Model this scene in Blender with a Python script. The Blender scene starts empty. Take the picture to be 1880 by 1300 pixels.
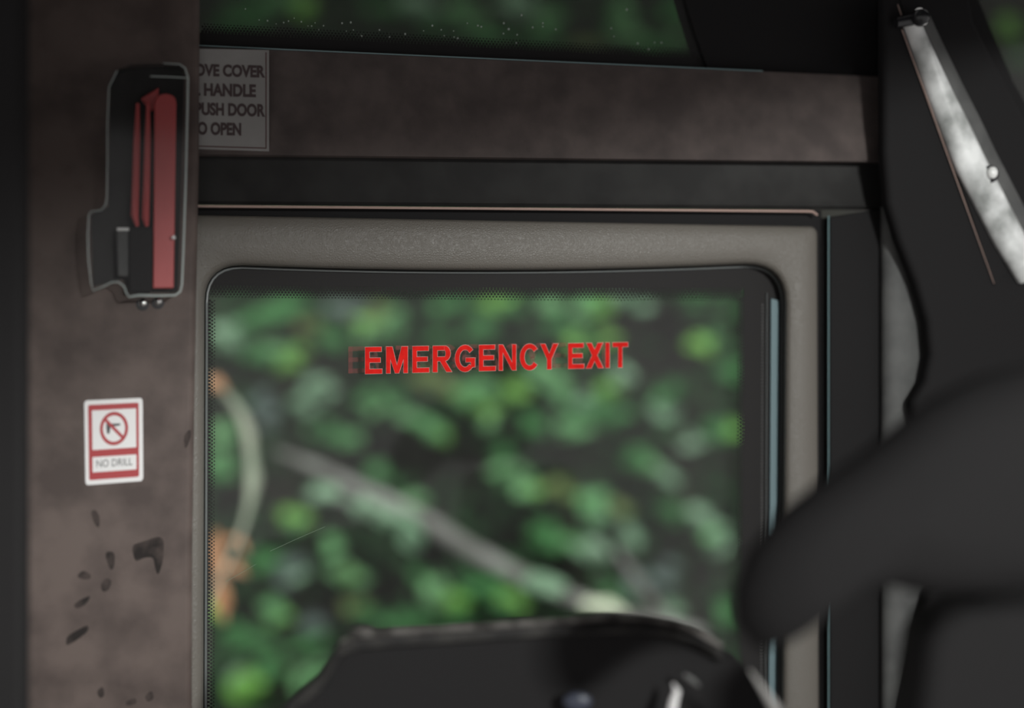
import bpy, bmesh, math, random
from mathutils import Vector, Matrix
random.seed(7)
C = bpy.context.scene.collection
SC = bpy.context.scene
# ------------------------------------------------------------------ camera
FPX = 2611.0
cam_d = bpy.data.cameras.new('camera'); cam = bpy.data.objects.new('camera', cam_d); C.objects.link(cam)
cam.location = (0, 0, 1.5); cam.rotation_euler = (math.pi/2, 0, 0)
cam_d.sensor_width = 36; cam_d.lens = 50; cam_d.clip_start = 0.02; cam_d.clip_end = 200
cam_d.dof.use_dof = True; cam_d.dof.focus_distance = 2.60; cam_d.dof.aperture_fstop = 0.050/0.074
SC.camera = cam
# ------------------------------------------------------------------ world, sun, daylight
w = bpy.data.worlds.new('overcast_sky'); SC.world = w; w.use_nodes = True
w.node_tree.nodes['Background'].inputs[0].default_value = (1.0, 0.975, 0.97, 1)
w.node_tree.nodes['Background'].inputs[1].default_value = 0.52
def lamp(name, kind, loc, aim, energy, color, **kw):
    d = bpy.data.lights.new(name, kind); d.energy = energy; d.color = color
    for k, v in kw.items(): setattr(d, k, v)
    o = bpy.data.objects.new(name, d); C.objects.link(o); o.location = loc
    o.rotation_euler = (Vector(aim)-Vector(loc)).to_track_quat('-Z', 'Y').to_euler()
    return o
lamp('sun', 'SUN', (-1, -4, 9), (0.6, 0.9, 3.2), 2.6, (1.0, 0.98, 0.93), angle=math.radians(25))
lamp('windshield_daylight', 'AREA', (2.4, -2.0, 2.59), (-1.0, 2.3, 1.3), 47, (0.98, 1.0, 0.97), shape='RECTANGLE', size=0.5, size_y=0.28, spread=math.radians(75))
SC.view_settings.view_transform = 'Standard'; SC.view_settings.look = 'None'
SC.view_settings.exposure = 0.0; SC.view_settings.gamma = 1.0
SC.cycles.transparent_max_bounces = 16

# ------------------------------------------------------------------ geometry of the place
K = 0.30; Y0 = 2.66; KN = math.sqrt(1+K*K)
N = Vector((K, -1, 0))/KN                      # wall normal, towards the cab
T = Vector((1, K, 0))/KN                       # along the wall, to the right
def ray(px, py): return Vector(((px-940)/FPX, 1.0, -(py-650)/FPX))
EYE = Vector((0, 0, 1.5))
SH = 0.0
def W(px, py, off=0.0):                        # a point of the door wall, off metres in front of it
    off += SH; d = ray(px, py); t = (Y0-off*KN)/(1-K*d.x)
    return EYE + d*t
def P(px, py, Y): return EYE + ray(px, py)*Y

# ------------------------------------------------------------------ materials
def rgb(*c): return (c[0], c[1], c[2], 1)
def mat(name, col, rough=0.6, metal=0.0, col2=None, nscale=20, nlo=0.4, nhi=0.6, bump=0.0, bscale=200, spec=0.5, vor=False, coat=0):
    m = bpy.data.materials.new(name); m.use_nodes = True; nt = m.node_tree; b = nt.nodes['Principled BSDF']
    b.inputs['Base Color'].default_value = rgb(*col); b.inputs['Roughness'].default_value = rough
    b.inputs['Metallic'].default_value = metal; b.inputs['Specular IOR Level'].default_value = spec
    b.inputs['Coat Weight'].default_value = coat
    tc = nt.nodes.new('ShaderNodeTexCoord')
    if col2:
        n = nt.nodes.new('ShaderNodeTexNoise'); n.inputs['Scale'].default_value = nscale; n.inputs['Detail'].default_value = 6
        r = nt.nodes.new('ShaderNodeValToRGB'); r.color_ramp.elements[0].position = nlo; r.color_ramp.elements[1].position = nhi
        r.color_ramp.elements[0].color = rgb(*col); r.color_ramp.elements[1].color = rgb(*col2)
        nt.links.new(tc.outputs['Object'], n.inputs['Vector']); nt.links.new(n.outputs['Fac'], r.inputs['Fac'])
        nt.links.new(r.outputs['Color'], b.inputs['Base Color'])
    if bump:
        if vor:
            n = nt.nodes.new('ShaderNodeTexVoronoi'); n.feature = 'DISTANCE_TO_EDGE'; n.inputs['Scale'].default_value = bscale; out = n.outputs['Distance']
        else:
            n = nt.nodes.new('ShaderNodeTexNoise'); n.inputs['Scale'].default_value = bscale; n.inputs['Detail'].default_value = 3; out = n.outputs['Fac']
        bp = nt.nodes.new('ShaderNodeBump'); bp.inputs['Strength'].default_value = bump; bp.inputs['Distance'].default_value = 0.001
        nt.links.new(tc.outputs['Object'], n.inputs['Vector']); nt.links.new(out, bp.inputs['Height']); nt.links.new(bp.outputs['Normal'], b.inputs['Normal'])
    return m
def glass(name, tint, ior=1.45, rough=0.0, refl=1.0, veil=0.0):
    m = bpy.data.materials.new(name); m.use_nodes = True; nt = m.node_tree; nt.nodes.remove(nt.nodes['Principled BSDF'])
    o = nt.nodes['Material Output']; tr = nt.nodes.new('ShaderNodeBsdfTransparent'); gl = nt.nodes.new('ShaderNodeBsdfGlossy')
    fr = nt.nodes.new('ShaderNodeFresnel'); mx = nt.nodes.new('ShaderNodeMixShader'); ml = nt.nodes.new('ShaderNodeMath'); ml.operation = 'MULTIPLY'
    fr.inputs['IOR'].default_value = ior; gl.inputs['Roughness'].default_value = rough; tr.inputs['Color'].default_value = rgb(*tint)
    ml.inputs[1].default_value = refl
    nt.links.new(fr.outputs[0], ml.inputs[0]); nt.links.new(ml.outputs[0], mx.inputs[0]); nt.links.new(tr.outputs[0], mx.inputs[1]); nt.links.new(gl.outputs[0], mx.inputs[2])
    df = nt.nodes.new('ShaderNodeBsdfDiffuse'); df.inputs['Color'].default_value = (.5, .48, .48, 1); m2 = nt.nodes.new('ShaderNodeMixShader'); m2.inputs[0].default_value = veil  # grey diffuse mix paints a pale haze over the glass
    nt.links.new(mx.outputs[0], m2.inputs[1]); nt.links.new(df.outputs[0], m2.inputs[2]); nt.links.new(m2.outputs[0], o.inputs[0])
    return m
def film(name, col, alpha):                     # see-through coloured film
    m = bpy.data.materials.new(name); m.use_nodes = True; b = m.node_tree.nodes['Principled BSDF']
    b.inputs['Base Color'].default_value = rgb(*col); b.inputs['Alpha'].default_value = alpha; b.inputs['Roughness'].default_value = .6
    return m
M = dict(
    black=mat('black_plastic', (.0150,.0142,.0147), .8, spec=.15, bump=.2, bscale=900),
    blackn=mat('black_fabric', (.018,.017,.0175), .8, spec=.15),
    blackg=mat('black_gloss', (.02,.02,.022), .25, spec=.5),
    trimblack=mat('black_trim', (.024,.023,.0225), .6, spec=.2, col2=(.032,.031,.030), nscale=14),
    cowl=mat('worn_black_vinyl', (.020,.019,.019), .75, spec=.2, col2=(.036,.034,.032), nscale=25, bump=.5, bscale=300),
    cowledge=mat('worn_grey_and_highlight', (.035,.032,.030), .75, spec=.2, col2=(.12,.112,.105), nscale=40),
    floorgrey=mat('grey_floor_covering', (.26,.25,.245), .8, col2=(.32,.31,.30), nscale=8),
    frit=mat('black_frit', (.026,.0245,.0245), .75, spec=.12),
    brown=mat('brown_vinyl', (.068,.050,.045), .55, spec=.22, col2=(.122,.092,.082), nscale=11, nlo=.34, nhi=.62, bump=.5, bscale=700),
    brown2=mat('brown_header_vinyl', (.078,.064,.061), .8, spec=.1, col2=(.115,.093,.087), nscale=16, nlo=.35, nhi=.65, bump=.3, bscale=900),
    stain=mat('dark_stain', (.022,.018,.017), .8, spec=.2, col2=(.060,.046,.042), nscale=30),
    leather=mat('beige_leatherette', (.136,.123,.107), .47, spec=.45, bump=1.0, bscale=240, vor=True),
    gasket=mat('rubber_gasket', (.13,.14,.138), .35, spec=.5),
    sealblue=mat('channel_sky_blue', (.15,.22,.24), .55, spec=.4),
    lens=mat('dull_blue_lens', (.035,.04,.06), .4),
    palegrey=mat('pale_grey_edge', (.16,.15,.14), .7, col2=(.34,.32,.30), nscale=60),
    cyanline=mat('aluminium_bead', (.13,.21,.22), .4, spec=.6),
    bead=mat('lit_edge_pink', (.40,.28,.24), .45, spec=.5),
    greyp=mat('grey_plastic', (.082,.082,.081), .65, spec=.3, col2=(.115,.115,.112), nscale=12),
    metal=mat('scuffed_grey_metal', (.28,.29,.28), .38, spec=.6, col2=(.92,.93,.92), nscale=11, nlo=.36, nhi=.62),
    chrome=mat('chrome', (.8,.8,.78), .22, metal=1.0),
    whitem=mat('rivet_and_glint_white', (.9,.9,.88), .3, spec=.8),
    white=mat('white_vinyl', (.75,.73,.73), .55),
    dimwhite=mat('dimmed_white_vinyl', (.26,.25,.24), .7, col2=(.30,.29,.28), nscale=9),  # white vinyl, the door sticker's shade put into its colour and print
    dimred=mat('dimmed_red_print', (.085,.035,.035), .7),
    dimink=mat('dimmed_dark_print', (.06,.038,.039), .7),
    red=mat('red_print', (.36,.022,.027), .5),
    ink=mat('black_print', (.04,.04,.045), .5),
    letter=mat('red_lettering', (.66,.018,.014), .75, spec=.03, col2=(.56,.015,.012), nscale=60),
    letteredge=mat('pale_lettering_edge', (.50,.26,.24), .6),
    ghost=film('reflected_red_film', (.26,.016,.016), .30),
    handle=mat('red_plastic', (.52,.07,.07), .38, spec=.5, col2=(.58,.085,.085), nscale=10),
    glass=glass('window_glass', (.975,.985,.975), refl=.30, veil=.008),
    tint=glass('dark_tinted_glass', (.42,.44,.42), refl=.4, veil=.055),
    clear=glass('clear_plastic', (.93,.93,.93), 1.4, .08, .6),
    rim=mat('clear_edge_glint', (.42,.47,.45), .3, spec=.8),  # glint along the clear cover's edges put into a pale opaque colour
    drop=mat('water_drop', (.42,.46,.42), .1, spec=1.0),  # pale colour stands for the light that the drops catch
    scratch=mat('glass_scratch', (.16,.22,.16), .6),
    G=mat('leaf_green', (.045,.17,.055), .6, col2=(.075,.25,.085), nscale=3, spec=.15),
    Y=mat('leaf_bright', (.15,.40,.07), .6, col2=(.25,.52,.13), nscale=3, spec=.15),
    L=mat('leaf_light', (.14,.36,.15), .6, col2=(.21,.45,.21), nscale=3, spec=.15),
    P=mat('leaf_pale', (.20,.36,.23), .6, col2=(.30,.47,.33), nscale=3, spec=.15),
    Wt=mat('leaf_whitish', (.72,.80,.62), .5, col2=(.85,.88,.72), nscale=3),
    B=mat('leaf_grey', (.10,.14,.135), .6, col2=(.15,.20,.19), nscale=3, spec=.15),
    O=mat('leaf_dry', (.50,.22,.11), .6, col2=(.60,.34,.20), nscale=4, spec=.15),
    S=mat('leaf_olive', (.12,.18,.06), .6, col2=(.19,.24,.09), nscale=3, spec=.15),
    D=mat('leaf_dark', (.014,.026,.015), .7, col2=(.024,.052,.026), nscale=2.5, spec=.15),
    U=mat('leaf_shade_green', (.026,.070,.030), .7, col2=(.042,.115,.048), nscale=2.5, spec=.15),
    bark=mat('grey_bark', (.18,.175,.17), .8, col2=(.34,.35,.34), nscale=6, bump=.6, bscale=60),
    stem=mat('pale_stem', (.42,.50,.38), .6, col2=(.58,.62,.50), nscale=6),
    twig=mat('dark_twig', (.05,.045,.035), .8),
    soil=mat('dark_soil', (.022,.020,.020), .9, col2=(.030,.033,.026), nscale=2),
)
# ------------------------------------------------------------------ mesh helpers
class MB:
    def __init__(s): s.v = []; s.f = []
    def add(s, vs, fs):
        b = len(s.v); s.v += [Vector(v) for v in vs]; s.f += [tuple(i+b for i in f) for f in fs]; return s
    def prism(s, front, back):
        n = len(front)
        return s.add(list(front)+list(back), [tuple(range(n)), tuple(reversed(range(n, 2*n)))] + [(i, i+n, (i+1) % n+n, (i+1) % n) for i in range(n)])
    def loft(s, rings, closed=True, cap0=False, cap1=False):
        n = len(rings[0]); vs = [p for r in rings for p in r]; fs = []
        for k in range(len(rings)-1):
            for i in range(n if closed else n-1):
                j = (i+1) % n; fs.append((k*n+i, k*n+j, (k+1)*n+j, (k+1)*n+i))
        if cap0: fs.append(tuple(range(n)))
        if cap1: fs.append(tuple(range((len(rings)-1)*n, len(rings)*n)))
        return s.add(vs, fs)
    def tube(s, pts, r, seg=8, closed=False, caps=True):
        pts = [Vector(p) for p in pts]; n = len(pts); rs = r if isinstance(r, (list, tuple)) else [r]*n; rings = []
        up = None
        for i, p in enumerate(pts):
            a = pts[(i-1) % n] if (closed or i > 0) else p; b = pts[(i+1) % n] if (closed or i < n-1) else p
            d = (b-a).normalized()
            if up is None: up = d.orthogonal().normalized()
            up = (up-d*up.dot(d)).normalized(); q = d.cross(up)
            rings.append([p+(up*math.cos(t)+q*math.sin(t))*rs[i] for t in [2*math.pi*k/seg for k in range(seg)]])
        if closed: rings.append(rings[0])
        return s.loft(rings, True, caps and not closed, caps and not closed)
    def box(s, a, b):
        x0, y0, z0 = a; x1, y1, z1 = b
        return s.prism([(x0,y0,z0),(x1,y0,z0),(x1,y0,z1),(x0,y0,z1)], [(x0,y1,z0),(x1,y1,z0),(x1,y1,z1),(x0,y1,z1)])
    def ball(s, c, r, seg=12, sc=(1, 1, 1)):
        c = Vector(c); rings = []
        for i in range(1, seg//2):
            a = math.pi*i/(seg//2)
            rings.append([c+Vector((math.sin(a)*math.cos(2*math.pi*k/seg)*r*sc[0], math.sin(a)*math.sin(2*math.pi*k/seg)*r*sc[1], math.cos(a)*r*sc[2])) for k in range(seg)])
        return s.loft(rings, True, True, True)
    def build(s, name, m, parent=None, bevel=0, seg=3, sub=0, smooth=35, origin=None):
        me = bpy.data.meshes.new(name)
        if parent is not None: off = parent.matrix_world.translation if parent.parent is None else WORLD[parent.name]
        else:
            off = Vector(origin) if origin is not None else sum((Vector(v) for v in s.v), Vector())/max(1, len(s.v))
        me.from_pydata([v-off for v in s.v], [], s.f); me.validate()
        bm = bmesh.new(); bm.from_mesh(me); bmesh.ops.recalc_face_normals(bm, faces=bm.faces); bm.to_mesh(me); bm.free()
        me.materials.append(m)
        for p in me.polygons: p.use_smooth = True
        me.set_sharp_from_angle(angle=math.radians(smooth))
        o = bpy.data.objects.new(name, me); C.objects.link(o)
        if parent is not None: o.parent = parent; WORLD[o.name] = off
        else: o.location = off; o.matrix_world = Matrix.Translation(off); WORLD[o.name] = off
        if bevel:
            b = o.modifiers.new('bevel', 'BEVEL'); b.width = bevel; b.segments = seg; b.limit_method = 'ANGLE'; b.angle_limit = math.radians(40)
        if sub: b = o.modifiers.new('sub', 'SUBSURF'); b.levels = sub; b.render_levels = sub
        return o
WORLD = {}
def tag(o, label, cat, group=None):
    o['label'] = label; o['category'] = cat
    if group: o['group'] = group
    return o
def thing(name, loc, label, cat, group=None):
    o = bpy.data.objects.new(name, None); C.objects.link(o); o.location = loc; o.matrix_world = Matrix.Translation(loc); o.empty_display_size = .05
    WORLD[o.name] = Vector(loc)
    return tag(o, label, cat, group)
def struct(o): o['kind'] = 'structure'; return o
def senpty(name, loc):
    o = bpy.data.objects.new(name, None); C.objects.link(o); o.location = loc; o.matrix_world = Matrix.Translation(loc); WORLD[o.name] = Vector(loc)
    return struct(o)
def wallprism(poly, off, thick):
    f = [W(x, y, off) for x, y in poly]; return f, [p-N*thick for p in f]
def rrect(TL, TR, BR, BL, r, n=7, edge=10, bow=(0, 0, 0, 0)):
    """closed outline of a four-cornered shape with rounded corners; bow pushes each side's middle (pixels)"""
    cs = [Vector(c) for c in (TL, TR, BR, BL)]; out = []
    rr = r if isinstance(r, (list, tuple)) else [r]*4
    for i in range(4):
        a, b, c = cs[i-1], cs[i], cs[(i+1) % 4]; ra = rr[i]
        p0 = b+(a-b).normalized()*ra; p1 = b+(c-b).normalized()*ra
        for k in range(n+1):
            t = k/n; h = (p0*(1-t)**2+b*2*t*(1-t)+p1*t*t); m_ = (p0+p1)/2
            out.append(h)
        q0 = p1; q1 = c+(b-c).normalized()*rr[(i+1) % 4]; nn = Vector((-(q1-q0).y, (q1-q0).x)).normalized()
        for k in range(1, edge):
            t = k/edge; out.append(q0.lerp(q1, t)+nn*bow[i]*4*t*(1-t))
    return [(p.x, p.y) for p in out]
_txt = {}
def glyphs(s, off=0.0):
    """triangulated outline of a word scaled to the unit box (x right, y down)"""
    if (s, off) in _txt: return _txt[(s, off)]
    cu = bpy.data.curves.new('t', 'FONT'); cu.body = s; cu.offset = off; cu.resolution_u = 6; cu.fill_mode = 'FRONT'
    o = bpy.data.objects.new('t', cu); C.objects.link(o); bpy.context.view_layer.update()
    me = o.evaluated_get(bpy.context.evaluated_depsgraph_get()).to_mesh()
    v = [(p.co.x, p.co.y) for p in me.vertices]; f = [tuple(p.vertices) for p in me.polygons]
    o.evaluated_get(bpy.context.evaluated_depsgraph_get()).to_mesh_clear(); bpy.data.objects.remove(o); bpy.data.curves.remove(cu)
    x0 = min(a for a, _ in v); x1 = max(a for a, _ in v); y0 = min(b for _, b in v); y1 = max(b for _, b in v)
    _txt[(s, off)] = ([((a-x0)/(x1-x0), 1-(b-y0)/(y1-y0)) for a, b in v], f); return _txt[(s, off)]
def word(mb, s, quad, off, bold=.02):
    """word s mapped on the four pixel corners TL,TR,BR,BL at wall offset"""
    v, f = glyphs(s, bold); TL, TR, BR, BL = [Vector(q) for q in quad]
    vs = []
    for a, b in v:
        p = TL.lerp(TR, a).lerp(BL.lerp(BR, a), b); vs.append(W(p.x, p.y, off))
    mb.add(vs, f)
def ring(cx, cy, rx, ry, n=40, mp=None): return [mp(cx+rx*math.cos(2*math.pi*i/n), cy+ry*math.sin(2*math.pi*i/n)) for i in range(n)]

# ================================================================== SETTING
struct(MB().box((-2.6, -2.5, -.05), (1.7, 3.6, 0)).build('floor', M['floorgrey']))
struct(MB().prism([(-2.6, -1.0, 2.40), (1.3, -1.0, 2.40), (1.3, 2.9, 2.40), (-2.6, 1.95, 2.40)], [(-2.6, -1.0, 2.50), (1.3, -1.0, 2.50), (1.3, 2.9, 2.50), (-2.6, 1.95, 2.50)]).build('ceiling', M['blackn']))
struct(MB().box((1.26, -1.0, 2.215), (1.3, 3.2, 2.50)).build('added_shade_lip', M['blackn']))  # unseen panel added to cut the daylight lamp and set its shade line
# near dark panel at the left edge of the view
a = P(57, 650, 2.02)
struct(MB().box((-1.6, 1.98, 0), (a.x, 2.02, 2.35)).build('wall_left', M['blackn'], bevel=.008))
# header above the door: curved brown vinyl panel between the upper window and the door frame
def strip(profile, x0, x1, y_of, m, name, n=24, parent=None, bevel=0):
    """profile: list of (fraction, off); y_of(px, fraction) gives the pixel height"""
    rings = []
    for i in range(n+1):
        px = x0+(x1-x0)*i/n; rings.append([W(px, y_of(px, fr), off) for fr, off in profile])
    return MB().loft(rings, True, True, True).build(name, m, parent, bevel=bevel)
top = lambda px: 85+(px-370)*.0450
bot = lambda px: 287+(px-370)*.0105
prof = [(0, -.05), (0, -.006), (.1, -.002), (.35, .003), (.6, .010), (.8, .017), (.92, .022), (.98, .021), (1.0, .012), (1.0, -.05)]
hd = struct(strip(prof, 200, 1650, lambda px, fr: top(px)+(bot(px)-top(px))*fr, M['brown2'], 'wall_front'))
# recess under the header, bead, dark gap
prof = [(0, -.07), (0, -.012), (.25, -.012), (.5, -.006), (.8, .000), (.93, .006), (1.0, -.002), (1.0, -.07)]
rb = lambda px: 375+(px-370)*.0085
struct(strip(prof, 200, 1645, lambda px, fr: (bot(px)-6)+(rb(px)-bot(px)+6)*fr, M['trimblack'], 'trim_1'))
struct(MB().tube([W(px, rb(px)+3.5, .009) for px in range(200, 1500, 20)]+[W(1492, rb(1492)+4, .009), W(1500, rb(1500)+10, .006)], .0026, 8).build('trim_2', M['bead']))  # lit edge of the ledge, its highlight painted as a pinkish bead
f, b = wallprism([(200, 376), (1508, 386), (1512, 440), (200, 430)], -.012, .06); struct(MB().prism(f, b).build('trim_3', M['black']))
# lower wall right of the door and far right
f, b = wallprism([(1524, 1750), (1524, 398), (1640, 380), (1640, -250), (1772, -250), (1790, -20), (1862, 150), (1990, 380), (2300, 700), (2300, 1750)], .012, .10)
struct(MB().prism(f, b).build('wall_right', M['black'], bevel=.004))
struct(MB().tube([W(1521, y, .012) for y in range(396, 1700, 40)], .0016, 6).build('trim_4', M['cyanline']))
f, b = wallprism([(1496, 402), (1530, 402), (1530, 1750), (1500, 1750)], -.014, .08); struct(MB().prism(f, b).build('trim_5', M['black']))
f, b = wallprism([(1180, -260), (1610, -260), (1610, 300), (1480, 150), (1300, 128), (1276, 60)], -.028, .05)
struct(MB().prism(f, b).build('trim_6', M['black']))
# ------------------------------------------------------------------ the door window
w1 = senpty('window_1', W(900, 1000, 0))
def fr_outer(e, off): return [W(x, y, off) for x, y in rrect((200+e, 392+e), (1500-e, 416+e), (1504-e, 1660-e), (195+e, 1660-e), [16, 16, 16, 16], edge=12)]
def inner(e, off):
    return [W(x, y, off) for x, y in rrect((378-e, 490-e), (1438+e, 488-e), (1430+e, 1540+e), (375-e, 1540+e), [66+e, 70+e, 60, 60], edge=12, bow=(10, 0, 0, 0))]
rings = [fr_outer(0, -.05), fr_outer(0, .006), fr_outer(2, .011), fr_outer(5, .014), inner(60, .017) if False else None]
rings = [r for r in rings if r]
o_, i_ = fr_outer(5, .014), inner(16, .016)
for t in (.33, .66): rings.append([a.lerp(b_, t)+N*(.004 if t < .5 else .004) for a, b_ in zip(o_, i_)])
rings += [i_, inner(9, .012), inner(5, .005), inner(3, -.008), inner(2, -.04)]
fp = MB().loft(rings).build('frame_panel', M['leather'], w1, smooth=60)
MB().tube([(p) for p in inner(-1.5, -.026)], .0024, 8, closed=True).build('gasket', M['gasket'], w1)
f, b = wallprism(rrect((378, 488), (1440, 486), (1436, 1545), (374, 1545), 50, bow=(9, 0, 0, 0)), -.030, .005); MB().prism(f, b).build('glass_pane', M['glass'], w1)
f, b = wallprism(rrect((360, 470), (1450, 470), (1446, 1560), (356, 1560), 50), -.060, .005); MB().prism(f, b).build('glass_pane', M['glass'], w1)
# frit band round the pane with its fading dots
mb = MB(); z = -.0292
def flat(mb, poly, off, th=.0006):
    f, b = wallprism(poly, off, th); mb.prism(f, b)
yt = lambda px: 524+(px-378)*.0095 if px < 1000 else 530
top_edge = [(x, yt(x)) for x in range(376, 1371, 30)]
for i in range(len(top_edge)-1):
    (x0, y0), (x1, y1) = top_edge[i], top_edge[i+1]
    flat(mb, [(x0, 480), (x1, 480), (x1, y1), (x0, y0)], z)
flat(mb, [(1366, 470), (1450, 470), (1450, 1560), (1364, 1560)], z)
flat(mb, [(366, 480), (383, 480), (381, 1560), (364, 1560)], z)
def dot(mb, x, y, r, off=z, n=8):
    mb.add([W(x+r*math.cos(2*math.pi*k/n), y+r*math.sin(2*math.pi*k/n), off) for k in range(n)], [tuple(range(n))])
P_ = 6.1
for row, rad in enumerate((3.05, 2.8, 2.45, 2.0, 1.5)):
    x = 384+(P_/2 if row % 2 else 0)
    while x < 1362: dot(mb, x, yt(x)+2.2+row*4.6, rad*(1 if row < 4 else .9)); x += P_
for col, rad in enumerate((2.6, 2.1, 1.5)):
    y = 552+(P_/2 if col % 2 else 0)
    while y < 1420: dot(mb, 385.0-(y-552)*.002+col*4.4, y, rad); y += P_+.6
for col, rad in enumerate((2.9, 2.3, 1.6)):
    y = 548+(P_/2 if col % 2 else 0)
    while y < 1420: dot(mb, 1363-col*4.6, y, rad); y += P_
MB.build(mb, 'frit_border', M['frit'], w1)
# channel at the right side of the pane, sky reflection painted into its blue
f, b = wallprism([(1416, 548), (1431, 552), (1426, 1560), (1410, 1560)], -.024, .004); MB().prism(f, b).build('side_channel', M['sealblue'], w1, bevel=.001)
MB().tube([W(1408-(y-535)*.0035, y, -.026) for y in range(538, 1560, 40)], .0010, 6).build('seal_line', M['gasket'], w1)
mb = MB(); y = 560
while y < 1500: dot(mb, 1400-(y-535)*.0035, y, 1.5, -.0285); y += 6.2
mb.build('seal_dots', M['greyp'], w1)
mb = MB()
for (x0, y0, x1, y1) in ((496, 1012, 548, 988), (548, 988, 597, 967), (414, 1068, 436, 1056), (436, 1056, 470, 1036)):
    mb.tube([W(x0, y0, -.0290), W(x1, y1, -.0290)], .00032, 5)
mb.build('scratch', M['scratch'], w1)
# ------------------------------------------------------------------ upper window
w2 = senpty('window_2', W(800, 0, -.04))
f, b = wallprism([(200, -300), (1620, -300), (1620, 150), (200, 90)], -.040, .005); MB().prism(f, b).build('glass_pane', M['tint'], w2)
MB().tube([W(px, top(px)-1, .000) for px in range(200, 1440, 40)], .0014, 6).build('edge_bead', M['cyanline'], w2)
mb = MB(); fy = lambda px: 52+(px-370)*.052
for px in range(200, 1300, 50): flat(mb, [(px, fy(px)+8), (px+50, fy(px+50)+8), (px+50, top(px+50)+8), (px, top(px)+8)], -.0392)
for row, rad in enumerate((2.9, 2.5, 2.0, 1.4)):
    x = 372+(P_/2 if row % 2 else 0)
    while x < 1275: dot(mb, x, fy(x)+5.8-row*4.6, rad, -.0392); x += P_
mb.build('frit_border', M['frit'], w2)
flat_ = MB()
# ------------------------------------------------------------------ brown pillar at the left
pil = [(20, -300), (369, -300), (366, 300), (360, 600), (354, 1000), (352, 1700), (20, 1700)]
SH = -.04
f, b = wallprism(pil, .100, .026)
pl = struct(MB().prism(f, b).build('trim_7', M['brown'], bevel=.012, seg=5))
def blob(mb, pts, off, th=.0003):
    f, b = wallprism(pts, off, th); mb.prism(f, b)
mb = MB()
for pts in ([(166, 938), (176, 935), (184, 950), (182, 972), (172, 960)], [(190, 1012), (212, 1012), (210, 1042), (203, 1050)],
            [(240, 1000), (262, 995), (290, 984), (302, 990), (300, 1030), (290, 1060), (284, 1040), (282, 1022), (262, 1024), (248, 1034)],
            [(140, 1058), (152, 1046), (168, 1055), (166, 1064), (150, 1064)], [(184, 1072), (196, 1060), (206, 1066), (200, 1084), (188, 1088)],
            [(122, 1168), (140, 1158), (162, 1146), (164, 1158), (140, 1176), (120, 1188)], [(134, 1110), (150, 1100), (168, 1092), (160, 1108), (140, 1120)],
            [(176, 1270), (190, 1258), (192, 1278), (184, 1284)], [(264, 1280), (278, 1266), (284, 1282), (272, 1290)], [(336, 800), (350, 786), (352, 800), (340, 830)],
            [(230, 1288), (250, 1280), (252, 1292), (232, 1297)]):
    # rounded outline
    q = []
    for i in range(len(pts)):
        a, b_, c = Vector(pts[i-1]), Vector(pts[i]), Vector(pts[(i+1) % len(pts)])
        for t in (.25, .5, .75): q.append(tuple(((a+b_)/2)*(1-t)**2+b_*2*t*(1-t)+((b_+c)/2)*t*t))
    blob(mb, q, .1004, .0006)
mb.build('stain', M['stain'], pl)
SH = 0.0
# ------------------------------------------------------------------ right: grey column and dark covers
rings = []
for y in range(380, 1700, 40):
    rings.append([W(1668+52*math.cos(t)*1.0, y, .012+.034*math.sin(t)) for t in [math.pi*k/14 for k in range(15)]]+[W(1668, y, -.02)])
struct(MB().loft(rings, True, True, True).build('trim_8', M['greyp'], smooth=60))
cov = [(1625, -250), (1625, 280), (1632, 372), (1652, 440), (1684, 520), (1704, 590), (1710, 650), (1700, 700), (1676, 740), (1690, 800), (1760, 900), (1760, 1040), (1712, 1080), (1700, 1130), (1688, 1200), (1668, 1300), (1660, 1700), (2300, 1700), (2300, 600), (2000, 600), (1900, 250), (1790, 40), (1740, -250)]
f, b = wallprism(cov, .085, .035)
struct(MB().prism(f, b).build('trim_9', M['black'], bevel=.012, seg=5))
# windscreen glass beyond the diagonal pillar
w3 = senpty('window_3', W(1900, 0, -.02))
f, b = wallprism([(1700, -250), (2100, -250), (2100, 600), (1880, 380), (1700, 60)], -.030, .005); MB().prism(f, b).build('glass_pane', M['tint'], w3)

# ================================================================== THINGS IN THE CAB
# diagonal metal bar
bar = thing('pillar_bar', W(1780, 280, .09), 'scuffed grey diagonal metal bar at the upper right with a bright round rivet', 'bar')
cl_ = [(1672, 40), (1698, 105), (1725, 172), (1753, 236), (1782, 302), (1817, 370), (1852, 438), (1890, 512)]; rings = []; side = []
for i in range(len(cl_)):
    p = Vector(cl_[i]); q = (Vector(cl_[min(i+1, 7)])-Vector(cl_[max(i-1, 0)])).normalized(); q = Vector((q.y, -q.x)); wd = (13, 17, 22, 26, 28, 28, 28, 20)[i]
    q0 = W(*(p-q*wd), .092); q1 = W(*(p+q*wd), .092+.015*(1-i/7)**2); mid = (q0+q1)/2; hx = (q1-q0)/2
    rings.append([mid+hx*math.cos(a)+N*(.020*math.sin(a)) for a in [2*math.pi*k/20 for k in range(20)]])
    side.append([W(*(p+q*(wd-8)), .094), W(*(p+q*(wd+6)), .096+.013*(1-i/7)**2), W(*(p+q*(wd+24)), .090), W(*(p+q*(wd+24)), .080), W(*(p+q*(wd-8)), .080)])
MB().loft(side, True, True, True).build('bar_shaded_side', M['greyp'], bar, smooth=60)  # dim right side of the bar, its shade put into a darker grey
MB().loft(rings, True, True, True).build('bar_body', M['metal'], bar, smooth=70)
fl = [(1640, -40), (1664, -40), (1705, 90), (1770, 300), (1850, 500), (1826, 524)]
f, b = wallprism(fl, .088, .012); MB().prism(f, b).build('flange', M['black'], bar, bevel=.002)
MB().tube([W(1648, 8, .089), W(1655, 28, .089)], [.0008, .0012], 6).build('flange_edge', M['bead'], bar)
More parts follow.
